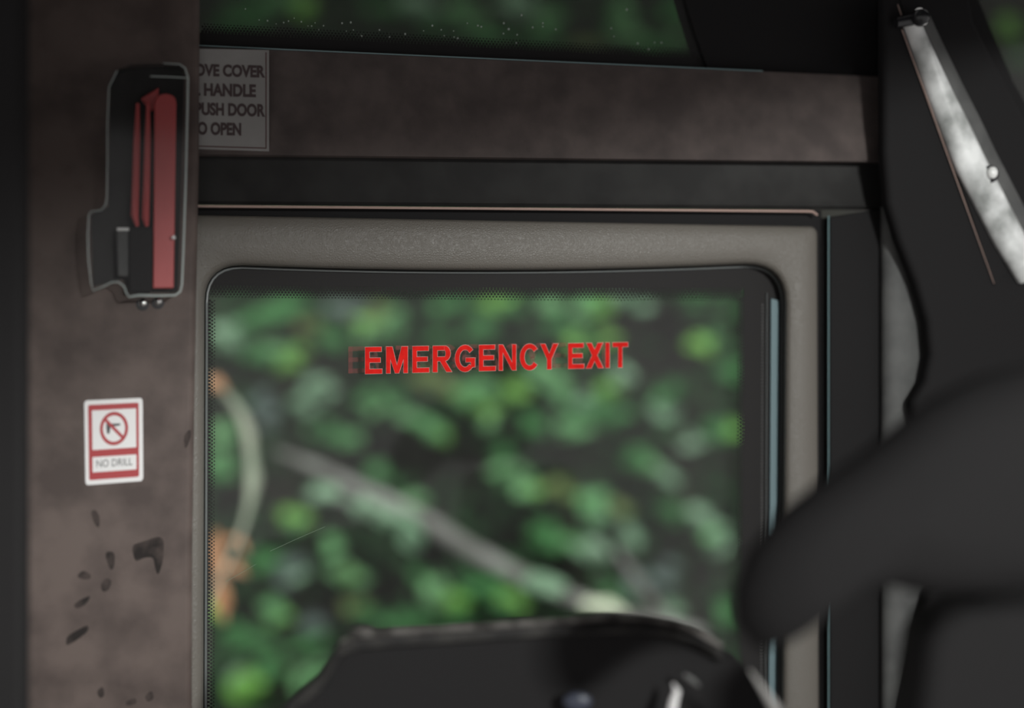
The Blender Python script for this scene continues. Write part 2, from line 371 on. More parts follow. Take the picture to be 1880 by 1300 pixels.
MB().tube([W(1656, 54, .089), W(1745, 300, .089), W(1825, 521, .089)], [.0013, .0013, .0007], 6).build('flange_edge', M['bead'], bar)  # light caught by the flange edge, painted as a thin pale line
mb = MB(); mb.ball(W(1822, 317, .118), .0105, 16, (1, .6, 1.15)); rv = mb.build('rivet', M['whitem'], bar)
mb = MB(); mb.tube([W(1817, 320, .104), W(1817, 320, .113)], .0175, 20); mb.build('dark_disc', M['blackg'], rv)  # shadow of the rivet built as a dark disc, left and below
kn = thing('mounting_knob', W(1682, 34, .12), 'small glossy black round knob at the top of the diagonal bar', 'knob')
MB().ball(W(1690, 32, .125), .018, 20).build('knob_head', M['blackg'], kn)
MB().tube([W(1645, 42, .105), W(1688, 34, .112)], [.010, .012], 12).build('knob_arm', M['blackg'], kn)
MB().tube([W(1690+17*math.cos(a), 31-16*math.sin(a), .142) for a in (1.3, 1.6, 1.9, 2.2)], [.0004, .0016, .0016, .0004], 6).build('knob_glint', M['whitem'], kn)  # glints on the knob modelled as white arcs
MB().tube([W(1690+17*math.cos(a), 31-16*math.sin(a), .142) for a in (-1.3, -1.0, -.7)], [.0004, .0018, .0004], 6).build('knob_glint', M['whitem'], kn)

# emergency handle under its clear cover
SH = -.04
eh = thing('emergency_handle', W(255, 540, .10), 'red emergency pull handle under a clear plastic cover on the brown pillar', 'handle')
outl = [(264, 117), (300, 116), (330, 118), (340, 125), (345, 142), (344, 200), (341, 330), (337, 450), (334, 522), (331, 535), (322, 542), (290, 543), (255, 542), (237, 545), (232, 538), (228, 526), (218, 518), (206, 518), (190, 526), (171, 534), (167, 520), (162, 474), (161, 430), (163, 395), (168, 388), (186, 386), (194, 376), (196, 362), (197, 300), (197, 232), (200, 160), (215, 130), (240, 119)]
OF = .150
f = [W(x, y, OF) for x, y in outl]; bb = [p-N*.048 for p in f]
cv = MB().prism(f, [p-N*.0015 for p in f]).build('clear_cover', M['clear'], eh)
MB().loft([f, bb]).build('cover_side', M['clear'], eh)
def rimtube(pts, r, name='cover_rim', m='rim', off=OF): return MB().tube([W(x, y, off) for x, y in pts], r, 8).build(name, M[m], eh)
n = len(outl); rimtube(outl[1:16], [.0007, .0009, .0013]+[.0017]*9+[.0013, .0011, .0011])
rimtube(outl[15:32], [.0010]*4+[.0008]*13)
rimtube([(276, 140), (310, 141), (343, 143)], .0009)
# handle: wide red grip and the narrow arm beside it
grip = rrect((284, 172), (324, 172), (319, 529), (281, 529), [20, 20, 3, 3], edge=6)
f, b = wallprism(grip, .135, .020); MB().prism(f, b).build('grip', M['handle'], eh, bevel=.004)
rimg = []
MB().tube([W(272, 186, .128), W(271, 260, .128), W(269, 340, .128), W(267, 400, .128), W(270, 416, .128)], [.003, .0055, .006, .0065, .003], 10).build('grip_arm', M['handle'], eh)
MB().tube([W(253, 190, .122), W(251, 260, .122), W(249, 340, .122), W(247, 395, .122), W(252, 416, .122)], [.003, .006, .0065, .007, .003], 10).build('grip_arm', M['handle'], eh)
f, b = wallprism([(258, 180), (292, 160), (290, 200), (276, 204)], .118, .012); MB().prism(f, b).build('grip_neck', M['handle'], eh, bevel=.003)
f, b = wallprism([(236, 418), (280, 418), (279, 536), (238, 536)], .132, .030); MB().prism(f, b).build('latch_body', M['black'], eh, bevel=.003)
f, b = wallprism([(214, 421), (237, 421), (236, 507), (216, 507)], .126, .020); MB().prism(f, b).build('latch_plate', M['greyp'], eh, bevel=.003)
MB().tube([W(215, 421, .129), W(237, 421, .129)], .0028, 8).build('latch_pin', M['whitem'], eh)
MB().tube([W(320, 436, .137), W(319, 436, .146)], .0032, 10).build('pin', M['chrome'], eh)
f, b = wallprism([(204, 150), (220, 126), (330, 122), (338, 140), (326, 536), (240, 536), (226, 512), (172, 526), (168, 396), (200, 380)], .1035, .003); MB().prism(f, b).build('base_plate', M['trimblack'], eh)
for x, y in ((262, 556), (290, 553)):
    sw = MB().ball(W(x, y, .103), .0075, 14, (1, .7, 1)).build('screw', M['chrome'], eh)
    MB().tube([W(x, y+3, .1005), W(x, y+3, .1025)], .0105, 16).build('dark_disc', M['blackg'], sw)  # dark disc set a little low behind the screw

# NO DRILL sticker
st = thing('warning_sticker', W(209, 810, .101), 'white and red NO DRILL warning sticker with a crossed drill symbol on the pillar', 'sticker')
TLs, TRs, BRs, BLs = Vector((154.5, 735.5)), Vector((262, 730.5)), Vector((263, 883)), Vector((157, 891))
def S(a, b, off):
    p = TLs.lerp(TRs, a).lerp(BLs.lerp(BRs, a), b); return W(p.x, p.y, off)
def srr(a0, b0, a1, b1, off, r=.03, th=.0005, mb=None):
    pts = rrect((a0, b0), (a1, b0), (a1, b1), (a0, b1), r, edge=2); f = [S(x, y, off) for x, y in pts]
    (mb or MB()).prism(f, [p-N*th for p in f]); return mb
mb = MB(); srr(0, 0, 1, 1, .1010, .055, .0012, mb); mb.build('backing', M['white'], st)
mb = MB(); srr(.065, .055, .930, .945, .1014, .03, .0005, mb); mb.build('red_panel', M['red'], st)
mb = MB(); srr(.130, .122, .885, .590, .1018, .01, .0005, mb); srr(.128, .675, .885, .855, .1018, .01, .0005, mb); mb.build('white_field', M['white'], st)
mb = MB(); mp = lambda x, y: S(x, y, .1022)
o1 = ring(.505, .350, .243, .200, 48, mp); o2 = ring(.505, .350, .190, .157, 48, mp)
mb.loft([o1, o2, [p-N*.0004 for p in o2], [p-N*.0004 for p in o1], o1])
d0 = Vector((.505-.165, .350-.125)); d1 = Vector((.505+.165, .350+.125)); dn = Vector((.030, -.022))*.62
f = [S(*(d0+dn), .1023), S(*(d1+dn), .1023), S(*(d1-dn), .1023), S(*(d0-dn), .1023)]; mb.prism(f, [p-N*.0003 for p in f])
mb.build('prohibition_symbol', M['red'], st)
mb = MB()
for pts in ([(.375, .285), (.50, .290), (.60, .292), (.62, .300), (.60, .318), (.50, .325), (.445, .335), (.435, .375), (.425, .405), (.385, .410), (.372, .340)],):
    f = [S(x, y, .1020) for x, y in pts]; mb.prism(f, [p-N*.0002 for p in f])
mb.build('drill_pictogram', M['ink'], st)
mb = MB(); v, fcs = glyphs('NO DRILL', .0)
mb.add([S(.195+.62*a, .712+.088*b_, .1021) for a, b_ in v], fcs); mb.build('lettering', M['ink'], st)

SH = 0.0
# door instruction sticker behind the pillar
ds = thing('instruction_sticker', W(400, 180, .03), 'dim grey sticker in red capitals on opening the door, half behind the brown pillar', 'sticker')
DO = .0245
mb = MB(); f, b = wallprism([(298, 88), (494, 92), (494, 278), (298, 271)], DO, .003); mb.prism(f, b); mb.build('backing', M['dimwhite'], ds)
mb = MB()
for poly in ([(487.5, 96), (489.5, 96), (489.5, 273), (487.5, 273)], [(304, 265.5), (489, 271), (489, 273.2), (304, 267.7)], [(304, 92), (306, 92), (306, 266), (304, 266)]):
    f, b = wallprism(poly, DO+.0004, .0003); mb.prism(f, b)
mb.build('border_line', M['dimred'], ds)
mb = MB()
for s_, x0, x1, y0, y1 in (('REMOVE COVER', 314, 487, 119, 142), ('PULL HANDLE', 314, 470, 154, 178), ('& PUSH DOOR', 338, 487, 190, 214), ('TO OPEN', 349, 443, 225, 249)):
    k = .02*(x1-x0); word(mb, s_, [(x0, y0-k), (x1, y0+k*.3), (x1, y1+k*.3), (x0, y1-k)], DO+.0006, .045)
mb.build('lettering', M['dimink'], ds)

# EMERGENCY EXIT lettering on the pane
le = thing('window_lettering', W(910, 660, -.029), 'red EMERGENCY EXIT capitals on the door window glass', 'lettering')
LX = [('E', 168, 275), ('M', 298, 433), ('E', 460, 565), ('R', 585, 705), ('G', 722, 848), ('E', 870, 974), ('N', 992, 1101), ('C', 1122, 1232), ('Y', 1248, 1360), ('E', 1420, 1520), ('X', 1530, 1638), ('I', 1650, 1677), ('T', 1693, 1790)]
def arcq(a0, a1, n=12, tx=.25, ty=.175, x0=0.0, x1=1.0, y0=0.0, y1=1.0):
    out = []; cx_, cy_ = (x0+x1)/2, (y0+y1)/2; rx_, ry_ = (x1-x0)/2, (y1-y0)/2
    pt = lambda a, rx, ry: (cx_+rx*math.cos(a), cy_-ry*math.sin(a))
    for k in range(n):
        a, b_ = math.radians(a0+(a1-a0)*k/n), math.radians(a0+(a1-a0)*(k+1)/n)
        out.append([pt(a, rx_, ry_), pt(b_, rx_, ry_), pt(b_, rx_-tx, ry_-ty), pt(a, rx_-tx, ry_-ty)])
    return out
def bx_(x0, y0, x1, y1): return [(x0, y0), (x1, y0), (x1, y1), (x0, y1)]
CAPS = {
 'E': [bx_(0, 0, .25, 1), bx_(0, 0, .96, .17), bx_(0, .41, .90, .575), bx_(0, .83, 1, 1)],
 'M': [bx_(0, 0, .185, 1), bx_(.815, 0, 1, 1), [(.0, 0), (.28, 0), (.585, 1), (.415, 1)], [(.72, 0), (1, 0), (.585, 1), (.415, 1)]],
 'R': [bx_(0, 0, .235, 1), bx_(0, 0, .60, .165), bx_(0, .42, .60, .585), *arcq(-90, 90, 8, .25, .16, .30, .93, 0, .585), [(.36, .55), (.60, .52), (1, 1), (.72, 1)]],
 'G': [*arcq(40, 318, 18, .21, .17), bx_(.54, .485, 1, .64), bx_(.80, .485, 1, .83)],
 'N': [bx_(0, 0, .22, 1), bx_(.78, 0, 1, 1), [(0, 0), (.23, 0), (1, 1), (.77, 1)]],
 'C': [*arcq(38, 322, 20, .25, .17, 0, 1.11)],
 'Y': [[(0, 0), (.27, 0), (.62, .60), (.38, .60)], [(.73, 0), (1, 0), (.62, .60), (.38, .60)], bx_(.38, .55, .62, 1)],
 'X': [[(.02, 0), (.31, 0), (1, 1), (.70, 1)], [(.69, 0), (.98, 0), (.30, 1), (0, 1)]],
 'I': [bx_(0, 0, 1, 1)], 'T': [bx_(0, 0, 1, .17), bx_(.375, 0, .625, 1)]}
def grow(poly, g):
    """convex outline pushed outwards by g"""
    n = len(poly); P2 = [Vector(p) for p in poly]; c = sum(P2, Vector((0, 0)))/n; out = []
    for k in range(n):
        a, b_, d = P2[k-1], P2[k], P2[(k+1) % n]; e0, e1 = (b_-a).normalized(), (d-b_).normalized()
        n0, n1 = Vector((e0.y, -e0.x)), Vector((e1.y, -e1.x))
        if n0.dot((a+b_)/2-c) < 0: n0 = -n0
        if n1.dot((d+b_)/2-c) < 0: n1 = -n1
        h = (n0+n1).normalized(); out.append(b_+h*(g/max(.5, h.dot(n0))))
    return out
def lettering(dx, dy, off, g, _):
    mb = MB(); k = 0
    for ch, a0, a1 in LX:
        x0, x1 = 620+a0/3.357+.5, 620+a1/3.357-.5
        yt_ = lambda x: 590+(160-30*((x-620)*3.357-168)/1622)/3.357
        yb_ = lambda x: 590+(324-41*((x-620)*3.357-168)/1622)/3.357
        for q in CAPS[ch]:
            pp = []
            for a, b_ in q:
                x = x0+(x1-x0)*a; e = .8*(2*b_-1) if ch in 'GC' else 0; pp.append((x+dx, yt_(x)+(yb_(x)-yt_(x))*b_+dy+e))
            k = (k+1) % 23; v = [W(p.x, p.y, off+k*.00002) for p in grow(pp, g)]; mb.add(v, [tuple(range(len(v)))])
    return mb
lettering(0, 0, -.0290, .75, 0).build('letter_edge', M['letteredge'], le)
lettering(0, 0, -.0283, .1, 0).build('letter_face', M['letter'], le)
lettering(-31, -1, -.0598, .1, 0).build('lettering_reflection', M['ghost'], le)  # reflection of the letters in the outer pane, built as a tinted copy

# water drops on the upper window
drops = []
for (x, y) in ((303,62),(398,138),(455,143),(515,165),(567,156),(600,146),(640,126),(689,150),(735,180),(760,180),(784,158),(809,205),(842,178),(970,160),(1000,215),(1048,207),(1105,248),(1030,155),(1228,207),(1297,255),(1405,235),(1533,213),(1593,177),(1655,206),(1740,214),(1675,247),(1743,256),(1768,264),(1835,160)): drops.append((370+x/3.76, y/3.76))
for (x, y) in ((65,177),(89,185),(244,160),(278,201),(242,232),(336,240),(367,105),(444,189),(514,160),(514,184),(603,203),(985,195),(1004,251),(1168,300),(1244,340),(1286,294),(1332,295),(330,296),(1093,66)): drops.append((860+x/3.76, y/3.76))
pd = None
for i, (x, y) in enumerate(drops):
    loc = W(x, y, -.0375)
    if pd is None:
        mb = MB(); mb.ball(loc, .0019, 10, (1, .55, 1.2)); pd = mb.build('water_drop', M['drop'], None, origin=loc); o = pd
    else:
        o = pd.copy(); C.objects.link(o)
    o.location = loc; s = random.uniform(.55, 1.05) * (1.35 if (x, y) in drops[-17:-12] else 1); o.scale = (s, s, s)
    tag(o, 'tiny round water drop on the upper window glass', 'water drop', 'water drops along the foot of the upper window')

# instrument hood at the foot of the window
hd_ = thing('instrument_hood', P(950, 1290, 2.2), 'black dashboard hood with a worn grey top edge, at the foot of the window', 'dashboard')
outlh = [(380, 1420), (505, 1310), (545, 1272), (585, 1240), (608, 1205), (625, 1176), (660, 1163), (720, 1158), (800, 1153), (900, 1146), (1000, 1140), (1060, 1135), (1120, 1131), (1180, 1131), (1230, 1139), (1270, 1153), (1300, 1169), (1325, 1184)]
def PV(x, y, Y): return P(x, y, Y)
front = [PV(x, y, 2.08) for x, y in outlh]; 
def inset(d, Y, dy=0): return [PV(x, y, 2.08)+Vector((0, Y-2.08, -d)) for x, y in outlh]
shell = [inset(.018, 2.08), inset(.004, 2.083), inset(0.001, 2.088), inset(.013, 2.12), inset(.050, 2.22), inset(.105, 2.34), inset(.13, 2.34), inset(.06, 2.15), inset(.030, 2.10), inset(.022, 2.08), inset(.018, 2.08)]
MB().loft(shell, False).build('hood_shell', M['cowl'], hd_, smooth=60)
# worn welt along the top front edge
MB().tube([PV(x, y+2.5, 2.078) for x, y in outlh[5:]], [.002, .0045, .005, .0045, .005, .0045, .005, .0045, .004, .0045, .006, .007, .006], 8).build('edge_welt', M['cowledge'], hd_)
MB().tube([PV(x, y, 2.07) for x, y in ((1062, 1160), (1080, 1158), (1150, 1157), (1220, 1160), (1280, 1176), (1322, 1196))], [.003, .0045, .0045, .0045, .0045, .003], 8).build('inner_lip', M['cowl'], hd_)
MB().tube([PV(x, y+1, 2.074) for x, y in ((1250, 1145), (1275, 1156), (1300, 1169), (1324, 1186))], [.001, .004, .005, .003], 8).build('pale_edge', M['palegrey'], hd_)  # lighter stretch at the right end of the edge
MB().ball(PV(665, 1158, 2.09), .013, 12, (1.4, 1, .4)).build('highlight_patch', M['cowledge'], hd_)  # highlight on the hood modelled as a pale grey blob
# body under the hood
pts = [(392, 1420), (512, 1316), (552, 1280), (592, 1248), (616, 1212), (632, 1190), (700, 1176), (1050, 1156), (1180, 1150), (1260, 1166), (1345, 1200), (1425, 1290), (1440, 1420)]
f = [PV(x, y, 2.10) for x, y in pts]; bk = [p+Vector((0, .22, -.09)) for p in f]
MB().prism(f, bk).build('instrument_panel', M['black'], hd_)
MB().tube([PV(1232, 1322, 2.05), PV(1236, 1290, 2.05), PV(1243, 1268, 2.05), PV(1236, 1256, 2.06)], [.0075, .0068, .005, .002], 10).build('bezel_glint', M['white'], hd_)  # glints of the gauge bezels built as pale strokes
MB().tube([PV(1256, 1238, 2.06), PV(1270, 1248, 2.06), PV(1284, 1260, 2.06)], [.002, .004, .002], 8).build('bezel_glint', M['greyp'], hd_)
MB().ball(PV(1060, 1288, 2.07), .018, 16, (1.2, .4, .8)).build('indicator_lens', M['lens'], hd_)
# pale lever
MB().tube([P(1376, 1230, 1.95), P(1398, 1262, 1.95), P(1425, 1303, 1.95), P(1470, 1370, 1.95)], [.0012, .0045, .0085, .010], 10).build('control_lever', M['dimwhite'])
tag(bpy.data.objects['control_lever'], 'thin pale tapering lever slanting up from the bottom edge, right of the hood', 'lever')

# seat with headrest, out of focus at the right
seat = thing('driver_seat', P(1790, 1400, 1.72), 'black padded seat with a wide headrest, blurred at the right', 'seat')
hr = [(1352, 1150), (1345, 1090), (1372, 1010), (1430, 940), (1500, 885), (1580, 830), (1640, 782), (1700, 735), (1790, 690), (1920, 660), (2050, 680), (2080, 800), (2060, 980), (1980, 1060), (1850, 1090), (1720, 1095), (1640, 1078), (1570, 1090), (1500, 1130), (1440, 1180), (1390, 1195)]
cx = sum(x for x, y in hr)/len(hr); cy = sum(y for x, y in hr)/len(hr); rings = []
for sc_, dy in ((.0, -.062), (.55, -.058), (.82, -.044), (.95, -.022), (1.0, .0), (.95, .022), (.82, .044), (.55, .058), (.0, .062)):
    rings.append([P(cx+(x-cx)*sc_, cy+(y-cy)*sc_, 1.72)+Vector((0, dy, 0)) for x, y in hr])
rings[0] = [rings[0][0].lerp(p, 1) for p in rings[0]]
MB().loft(rings).build('headrest', M['black'], seat, smooth=80)
sb = [(1702, 1180), (1725, 1140), (1780, 1120), (1900, 1110), (2150, 1120), (2250, 1300), (2250, 2400), (1690, 2400), (1680, 1350)]
f = [P(x, y, 1.70) for x, y in sb]; MB().prism(f, [p+Vector((0, .12, 0)) for p in f]).build('backrest', M['black'], seat, bevel=.02)
for x in (1800, 1950): MB().tube([P(x, 1060, 1.75), P(x, 1150, 1.75)], .008, 10).build('headrest_post', M['black'], seat)

# ================================================================== OUTSIDE
bank = []
for i in range(13):
    x = -7+14*i/12
    bank.append([Vector((x, 3.6+.1*math.sin(i), -1.2)), Vector((x, 10.2+.2*math.sin(i*1.7), -1.1)), Vector((x, 10.7+.15*math.sin(i*2.3), 1.2)), Vector((x, 11.1+.2*math.sin(i*1.1), 3.2)), Vector((x, 12.0, 7.5)), Vector((x, 14, 7.5)), Vector((x, 14, -1.2))])
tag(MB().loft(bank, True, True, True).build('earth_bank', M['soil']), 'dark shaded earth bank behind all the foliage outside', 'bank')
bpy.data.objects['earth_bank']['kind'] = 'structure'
def leaf(mb, c, length, width, axis, nrm, curl=.15):
    axis = axis.normalized(); side = axis.cross(nrm).normalized(); nrm = side.cross(axis)
    vs = []; k = [(0, 0), (.18, .62), (.42, 1), (.7, .72), (1, 0)]
    base = c-axis*length/2; fs = []
    mid = [base+axis*length*t+nrm*(-curl*length*(t-.5)**2*2) for t, _ in k]
    L_ = [mid[i]+side*width*.5*k[i][1]+nrm*.12*width*k[i][1] for i in (1, 2, 3)]; R_ = [mid[i]-side*width*.5*k[i][1]+nrm*.12*width*k[i][1] for i in (1, 2, 3)]
    vs = mid+L_+R_
    mb.add(vs, [(0, 1, 5), (1, 2, 6, 5), (2, 3, 7, 6), (3, 4, 7), (0, 8, 1), (1, 8, 9, 2), (2, 9, 10, 3), (3, 10, 4)])
def rnd(a): return random.uniform(-a, a)
# leaf clusters: px, py, rx, ry, tilt (deg, down-right positive), colour, amount
BL_ = [
 (500,575,60,18,-20,'G',6),(530,560,30,14,-10,'G',3),(422,615,34,26,20,'P',6),(480,585,60,18,-15,'G',5),(470,650,50,20,15,'G',5),(538,655,24,26,0,'Y',5),(505,640,30,14,10,'L',3),
 (575,600,30,22,30,'S',3),(610,620,30,22,10,'G',4),(640,565,50,16,0,'B',4),(672,600,20,18,0,'Y',3),(700,570,14,30,20,'S',3),(722,600,20,30,10,'L',5),(680,610,20,12,0,'L',2),
 (830,565,50,14,-12,'G',5),(810,618,22,16,0,'G',3),(880,600,30,16,0,'G',3),(580,720,34,28,-20,'P',7),(560,740,24,24,0,'P',3),(600,790,60,22,25,'G',6),(640,800,28,14,20,'L',4),
 (480,735,22,24,0,'B',3),(500,760,18,30,30,'B',3),(700,730,55,26,-10,'G',6),(690,740,30,18,-30,'L',3),(800,700,50,20,20,'S',5),(860,735,30,16,10,'Y',3),(870,720,40,30,0,'L',5),
 (755,765,50,14,30,'L',5),(795,795,30,14,35,'L',5),(808,800,12,10,30,'Y',2),(412,795,22,18,0,'L',4),(405,850,26,22,0,'L',4),(405,870,20,14,0,'G',2),
 (915,555,30,14,0,'Y',3),(935,565,30,20,0,'G',4),(1005,555,26,18,0,'L',3),(1085,560,34,24,0,'L',5),(1105,565,22,16,0,'Y',3),(1160,550,40,14,20,'P',3),(1300,550,70,20,0,'G',3),
 (1045,610,40,20,20,'G',5),(1060,625,20,14,0,'Y',2),(1120,620,20,12,0,'Y',2),(1284,635,24,22,0,'Y',6),(1284,632,16,16,0,'L',3),(1320,600,20,40,20,'G',4),(1345,680,26,18,20,'G',4),(1010,690,50,20,20,'L',6),
 (1030,720,24,18,30,'L',5),(948,718,22,16,0,'Y',4),(895,760,24,40,-10,'L',6),(900,745,14,22,0,'Y',3),(1118,714,20,16,0,'Y',5),(1145,695,22,28,10,'P',3),(1080,735,20,14,0,'P',3),(1085,760,60,30,0,'G',8),
 (1230,720,34,22,-30,'G',4),(1220,750,22,20,0,'P',5),(1130,765,30,18,0,'G',4),(1055,785,30,24,0,'L',5),(985,775,22,20,0,'G',4),(1330,790,34,22,20,'G',5),(1352,785,12,14,0,'Y',2),(1280,815,26,16,10,'P',3),
 (935,870,40,24,0,'L',6),(925,830,30,20,60,'G',4),(968,900,22,18,0,'L',5),(975,905,12,10,0,'Y',2),(1170,840,26,18,0,'G',4),(1190,852,18,12,0,'L',4),(1225,875,26,12,40,'P',4),(1090,930,26,34,0,'L',6),(1100,950,20,18,0,'P',3),
 (1145,935,14,14,0,'S',2),(1030,900,40,26,0,'S',3),(1000,985,28,24,40,'G',5),(1050,1000,50,14,10,'L',4),(1085,1010,34,16,25,'P',5),(1160,985,22,16,30,'P',3),(1230,940,40,14,15,'G',5),(1290,950,26,14,30,'P',4),
 (1305,975,18,34,-20,'P',6),(1300,975,12,18,0,'L',2),(1320,1010,14,26,0,'P',3),(1220,1055,30,26,40,'B',5),(1120,1080,60,24,30,'G',5),(1240,1120,26,12,20,'P',4),(1170,1060,24,40,-30,'B',3),
 (545,955,24,18,0,'Y',6),(548,960,12,10,0,'G',2),(610,1000,18,18,0,'L',3),(640,1055,38,18,15,'L',7),(645,1055,20,12,0,'Y',2),(485,1030,22,22,0,'G',5),(535,1050,26,30,-30,'B',6),(540,1060,14,14,0,'P',2),
 (505,1120,26,20,30,'L',6),(515,1135,12,10,0,'Y',2),(650,1110,14,14,0,'S',2),(672,1125,34,16,0,'G',5),(575,1145,16,14,0,'B',3),(800,1090,26,30,50,'L',6),(835,1105,22,16,0,'Y',3),(770,1060,20,12,30,'G',3),
 (900,1090,50,30,20,'G',7),(935,1100,34,18,30,'Y',4),(870,1075,26,20,0,'G',4),(760,1140,120,14,0,'G',8),(460,1180,50,26,0,'G',6),(450,1260,40,34,0,'Y',6),(440,1250,12,26,0,'P',3),(500,1230,34,26,0,'G',5),(570,1240,44,16,-35,'L',5),
 (560,1180,40,14,-20,'G',4),(420,1160,30,24,0,'G',3),(395,1120,10,20,0,'Y',3),(590,905,24,14,10,'P',3),(760,925,24,14,0,'L',3),(700,870,60,18,30,'G',2),
 (430,960,30,18,0,'D',3),(1330,1130,14,30,10,'G',3),
 # seen through the dark glass above
 (470,12,80,16,0,'G',6),(560,14,16,26,0,'Y',7),(510,-6,40,12,0,'L',3),(770,14,40,22,20,'P',9),(860,28,40,34,10,'L',6),(800,40,40,20,0,'G',5),(950,10,36,22,20,'P',9),(1000,35,30,20,10,'L',5),(990,72,40,14,0,'G',7),(1140,20,18,26,0,'L',7),(1150,55,36,20,20,'L',7),
 (1210,80,60,16,5,'G',8),(1245,70,16,20,0,'L',4),(1240,20,26,20,0,'G',5),(440,40,60,12,0,'G',5),(900,70,50,12,0,'G',5),(700,20,40,10,0,'G',3),(1080,80,40,12,0,'S',4),
 (1850,48,22,26,20,'Y',7),(1875,95,14,26,0,'G',4)]
zones = {}
def zone(px, py):
    if px > 1600: return 'r'
    if py < 110: return 'ta' if px < 700 else ('tb' if px < 1050 else 'tc')
    c = 'a' if px < 640 else ('b' if px < 960 else ('c' if px < 1200 else 'd')); r_ = '1' if py < 700 else ('2' if py < 930 else '3')
    return c+r_
for b in BL_: zones.setdefault(zone(b[0], b[1]), []).append(b)
names = {'a1': 'upper left', 'b1': 'upper left of the middle', 'c1': 'upper right of the middle', 'd1': 'upper right', 'a2': 'middle left', 'b2': 'centre left', 'c2': 'centre right', 'd2': 'middle right', 'a3': 'lower left', 'b3': 'lower centre left', 'c3': 'lower centre right', 'd3': 'lower right'}
hues = {'a1': 'mid green bush with one pale leaf cluster', 'b1': 'mixed green bush behind the first red letters', 'c1': 'fresh green bush behind the last red letters', 'd1': 'sparse dark bush with one bright round leaf cluster', 'a2': 'grey-green bush between the pale arching stem and the branch', 'b2': 'bright green bush over the dark hollow', 'c2': 'dense light green bush under the word EXIT', 'd2': 'dull green bush by the right side of the glass', 'a3': 'vivid green bush below the upper end of the branch', 'b3': 'light green bush between branch and dashboard hood', 'c3': 'leafy bush above the lower end of the branch', 'd3': 'pale grey-green bush at the right foot of the glass', 'ta': 'dim green bush seen through the dark upper window, left part', 'tb': 'dim pale bush seen through the middle of the dark upper window', 'tc': 'dim green bush seen through the dark upper window, right part', 'r': 'dark green bush through the glass right of the diagonal bar'}
for zk, bl in zones.items():
    ax = sum(b[0] for b in bl)/len(bl); Yd = 9.2+.25*((ord(zk[0])+len(zk)*3) % 3)
    base = P(ax, 650, Yd); base.z = min(P(ax, max(b[1] for b in bl), Yd).z-.3, 2.2); base.y += .5
    lb = hues[zk]
    sh = thing('leafy_bush', base, lb if len(lb.split()) <= 16 else ' '.join(lb.split()[:16]), 'bush', 'bushes outside the window')
    cols = {}
    stm = MB()
    for (px, py, rx, ry, tl, ck, n_) in bl:
        for j in range(int(n_*(2.6 if px < 1180 else 1.6))):
            r_ = math.sqrt(random.random()); a_ = random.random()*2*math.pi; t_ = math.radians(tl)
            u_, v_ = rx*.8*r_*math.cos(a_), ry*.8*r_*math.sin(a_)
            X, Y_ = px+u_*math.cos(t_)-v_*math.sin(t_), py+u_*math.sin(t_)+v_*math.cos(t_)
            c = P(X, Y_, Yd+rnd(.22)); L = random.uniform(.08, .16)
            ax_ = Vector((math.cos(t_)+rnd(.5), rnd(.5), -math.sin(t_)+rnd(.5))); nm = Vector((rnd(.5), -1, .75+rnd(.5)))
            leaf(cols.setdefault(ck, MB()), c, L, L*random.uniform(.42, .6), ax_, nm)
        tip = P(px, py, Yd+.15); midp = base.lerp(tip, .5)+Vector((rnd(.1), .22, .05))
        stm.tube([base, midp, tip], [.010, .006, .003], 5)
    nm_ = {'G': 'green_leaves', 'Y': 'bright_leaves', 'L': 'light_leaves', 'P': 'pale_leaves', 'B': 'grey_leaves', 'O': 'dry_leaves', 'S': 'olive_leaves', 'D': 'dark_leaves', 'Wt': 'whitish_leaves'}
    for ck, mb in cols.items(): mb.build(nm_[ck], M[ck], sh, smooth=60)
    stm.build('stems', M['twig'], sh)
# undergrowth on the bank: nobody could count its leaves
holes = [(535,615,45,40),(590,680,40,40),(430,690,40,26),(720,830,110,36),(600,850,60,20),(470,900,70,30),(410,760,30,34),(410,930,30,30),(740,570,20,30),(840,860,80,26),(1200,620,90,60),(1190,680,60,26),(960,585,40,20),(1100,600,30,14),(930,790,30,20),(1010,830,60,26),(1250,850,60,30),(680,1090,40,34),(740,1080,30,30),(600,1120,40,30),(440,1140,50,24),(950,985,50,30),(1060,1040,40,30),(1240,990,50,30),(1290,1050,26,50),(1300,1120,40,20),(1130,1100,30,20),(620,920,60,24),(560,780,30,60),(650,900,60,20),(760,1000,60,16),(1340,860,30,40),(560,1190,20,20)]
mb = MB(); mb2 = MB()
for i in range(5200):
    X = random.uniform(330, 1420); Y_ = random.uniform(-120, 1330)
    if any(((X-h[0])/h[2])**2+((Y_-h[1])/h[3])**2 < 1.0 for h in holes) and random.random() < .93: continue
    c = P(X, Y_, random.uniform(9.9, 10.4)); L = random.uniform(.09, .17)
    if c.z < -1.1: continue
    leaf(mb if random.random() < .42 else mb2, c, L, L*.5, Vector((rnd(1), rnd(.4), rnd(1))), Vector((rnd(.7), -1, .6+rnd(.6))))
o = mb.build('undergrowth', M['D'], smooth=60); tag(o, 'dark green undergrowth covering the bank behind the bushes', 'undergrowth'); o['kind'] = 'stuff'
mb2.build('lighter_leaves', M['U'], o, smooth=60)['kind'] = 'stuff'
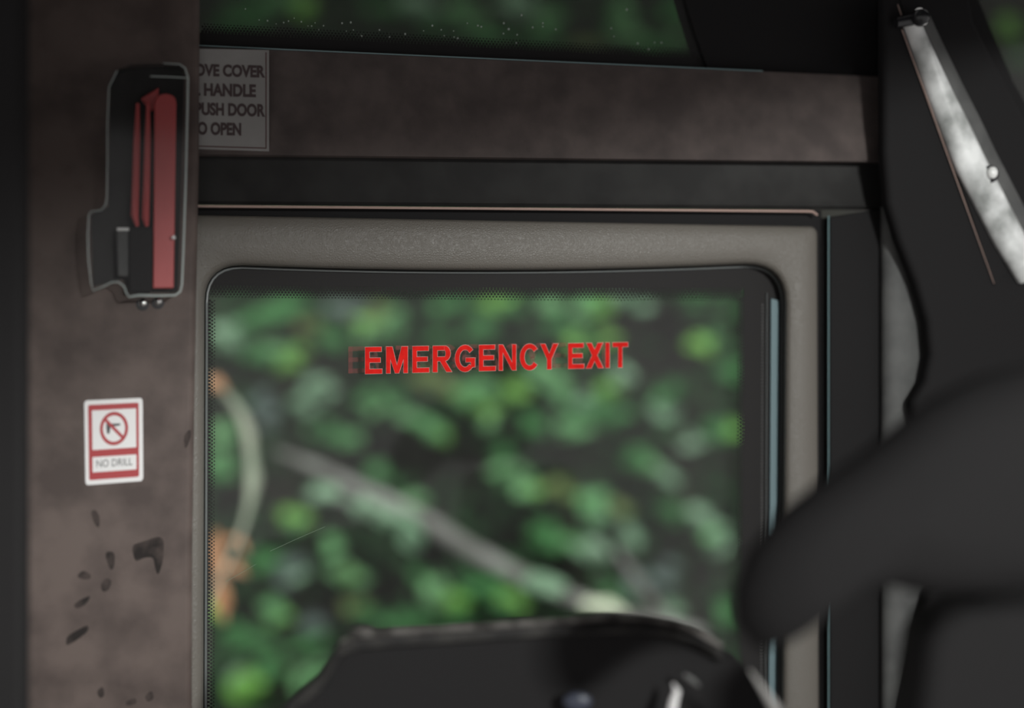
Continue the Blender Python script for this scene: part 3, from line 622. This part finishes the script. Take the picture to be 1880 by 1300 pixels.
# bare diagonal branch
br = thing('fallen_branch', P(1250, 1135, 7.0), 'grey bare branch slanting from middle left down to the lower right outside the window', 'branch')
def bpath(pts, Y, r, name='branch_stem', m='bark', par=br):
    return MB().tube([P(x, y, Y+rnd(.02)) for x, y in pts], [q*Y/FPX for q in r], 9).build(name, M[m], par)
bpath([(505, 828), (580, 858), (650, 893), (720, 925), (790, 962), (860, 1008), (930, 1045), (1000, 1078), (1080, 1110), (1170, 1138), (1290, 1165)], 7.0, [5, 11, 13, 14, 16, 16, 15, 14, 13, 13, 12], 'main_stem')
bpath([(590, 902), (640, 920), (690, 945), (760, 968)], 7.05, [8, 9, 10, 10], 'side_stem')
bpath([(1230, 1140), (1190, 1095), (1160, 1050), (1130, 1010)], 7.05, [9, 8, 7, 5], 'side_stem')
mb = MB()
for (x, y, rx, ry, tl, n_) in ((690, 940, 40, 14, 28, 8), (735, 955, 26, 12, 20, 4), (757, 988, 18, 20, 60, 6), (1000, 1075, 34, 14, 20, 9), (600, 905, 16, 10, 0, 3)):
    for j in range(n_*2):
        t_ = math.radians(tl); u_, v_ = rnd(rx*.8), rnd(ry*.8); L = random.uniform(.08, .13)
        leaf(mb, P(x+u_*math.cos(t_)-v_*math.sin(t_), y+u_*math.sin(t_)+v_*math.cos(t_), 6.85+rnd(.06)), L, L*.5, Vector((1, rnd(.3), -math.tan(t_)+rnd(.3))), Vector((rnd(.3), -1, .8)))
mb.build('pale_leaves', M['P'], br, smooth=60)
mb = MB()
for j in range(14): leaf(mb, P(1108+rnd(26), 1114+rnd(7)+.0, 6.8+rnd(.05)), .11, .055, Vector((1, rnd(.3), -.25)), Vector((rnd(.2), -1, .9)))
mb.build('whitish_leaves', M['Wt'], br, smooth=60)
# pale arching stem, dry leaves
ar = thing('arching_stem', P(455, 960, 5.6), 'pale stem arching down just inside the left side of the window', 'stem')
MB().tube([P(x, y, 5.6) for x, y in ((372, 690), (400, 706), (425, 735), (446, 765), (458, 800), (462, 840), (466, 880), (460, 920), (448, 965), (425, 1020), (372, 1120), (365, 1400), (365, 1925))], [q*5.6/FPX for q in (4, 6, 7, 9, 11, 10, 13, 7, 4, 2.5, 2.5, 3, 4)], 10).build('arch', M['stem'], ar)
mb = MB()
for j in range(5): leaf(mb, P(396+rnd(8), 703+rnd(6), 5.55), .075, .04, Vector((1, 0, -.5+rnd(.2))), Vector((rnd(.2), -1, .6)))
mb.build('dry_leaf', M['O'], ar, smooth=60)
dl = thing('dry_leaf_spray', P(412, 1130, 5.8), 'orange-brown dried leaves hanging at the lower left of the window', 'dried leaves')
mb = MB()
for (x, y, dx, dz, L) in ((398, 1000, .1, -1, .13), (404, 1035, .2, -1, .14), (400, 1060, .05, -1, .13), (412, 1090, .35, -1, .13), (406, 1110, .2, -1, .14), (410, 1125, .15, -1, .1), (432, 992, 1, -.3, .09), (445, 1000, .5, -1, .08), (442, 1045, .7, -1, .08), (430, 1045, 1, -.5, .08), (388, 1010, .1, -1, .1), (392, 1040, .2, -1, .12)):
    leaf(mb, P(x, y, 5.8+rnd(.04)), L, L*.34, Vector((dx, 0, dz)), Vector((rnd(.2), -1, .5)))
mb.build('dry_leaves', M['O'], dl, smooth=60)
MB().tube([P(385, 985, 5.85), P(402, 1020, 5.85), P(412, 1100, 5.85), P(395, 1140, 5.85), P(368, 1200, 5.85), P(364, 1870, 5.85)], .004, 6).build('stalk', M['twig'], dl)
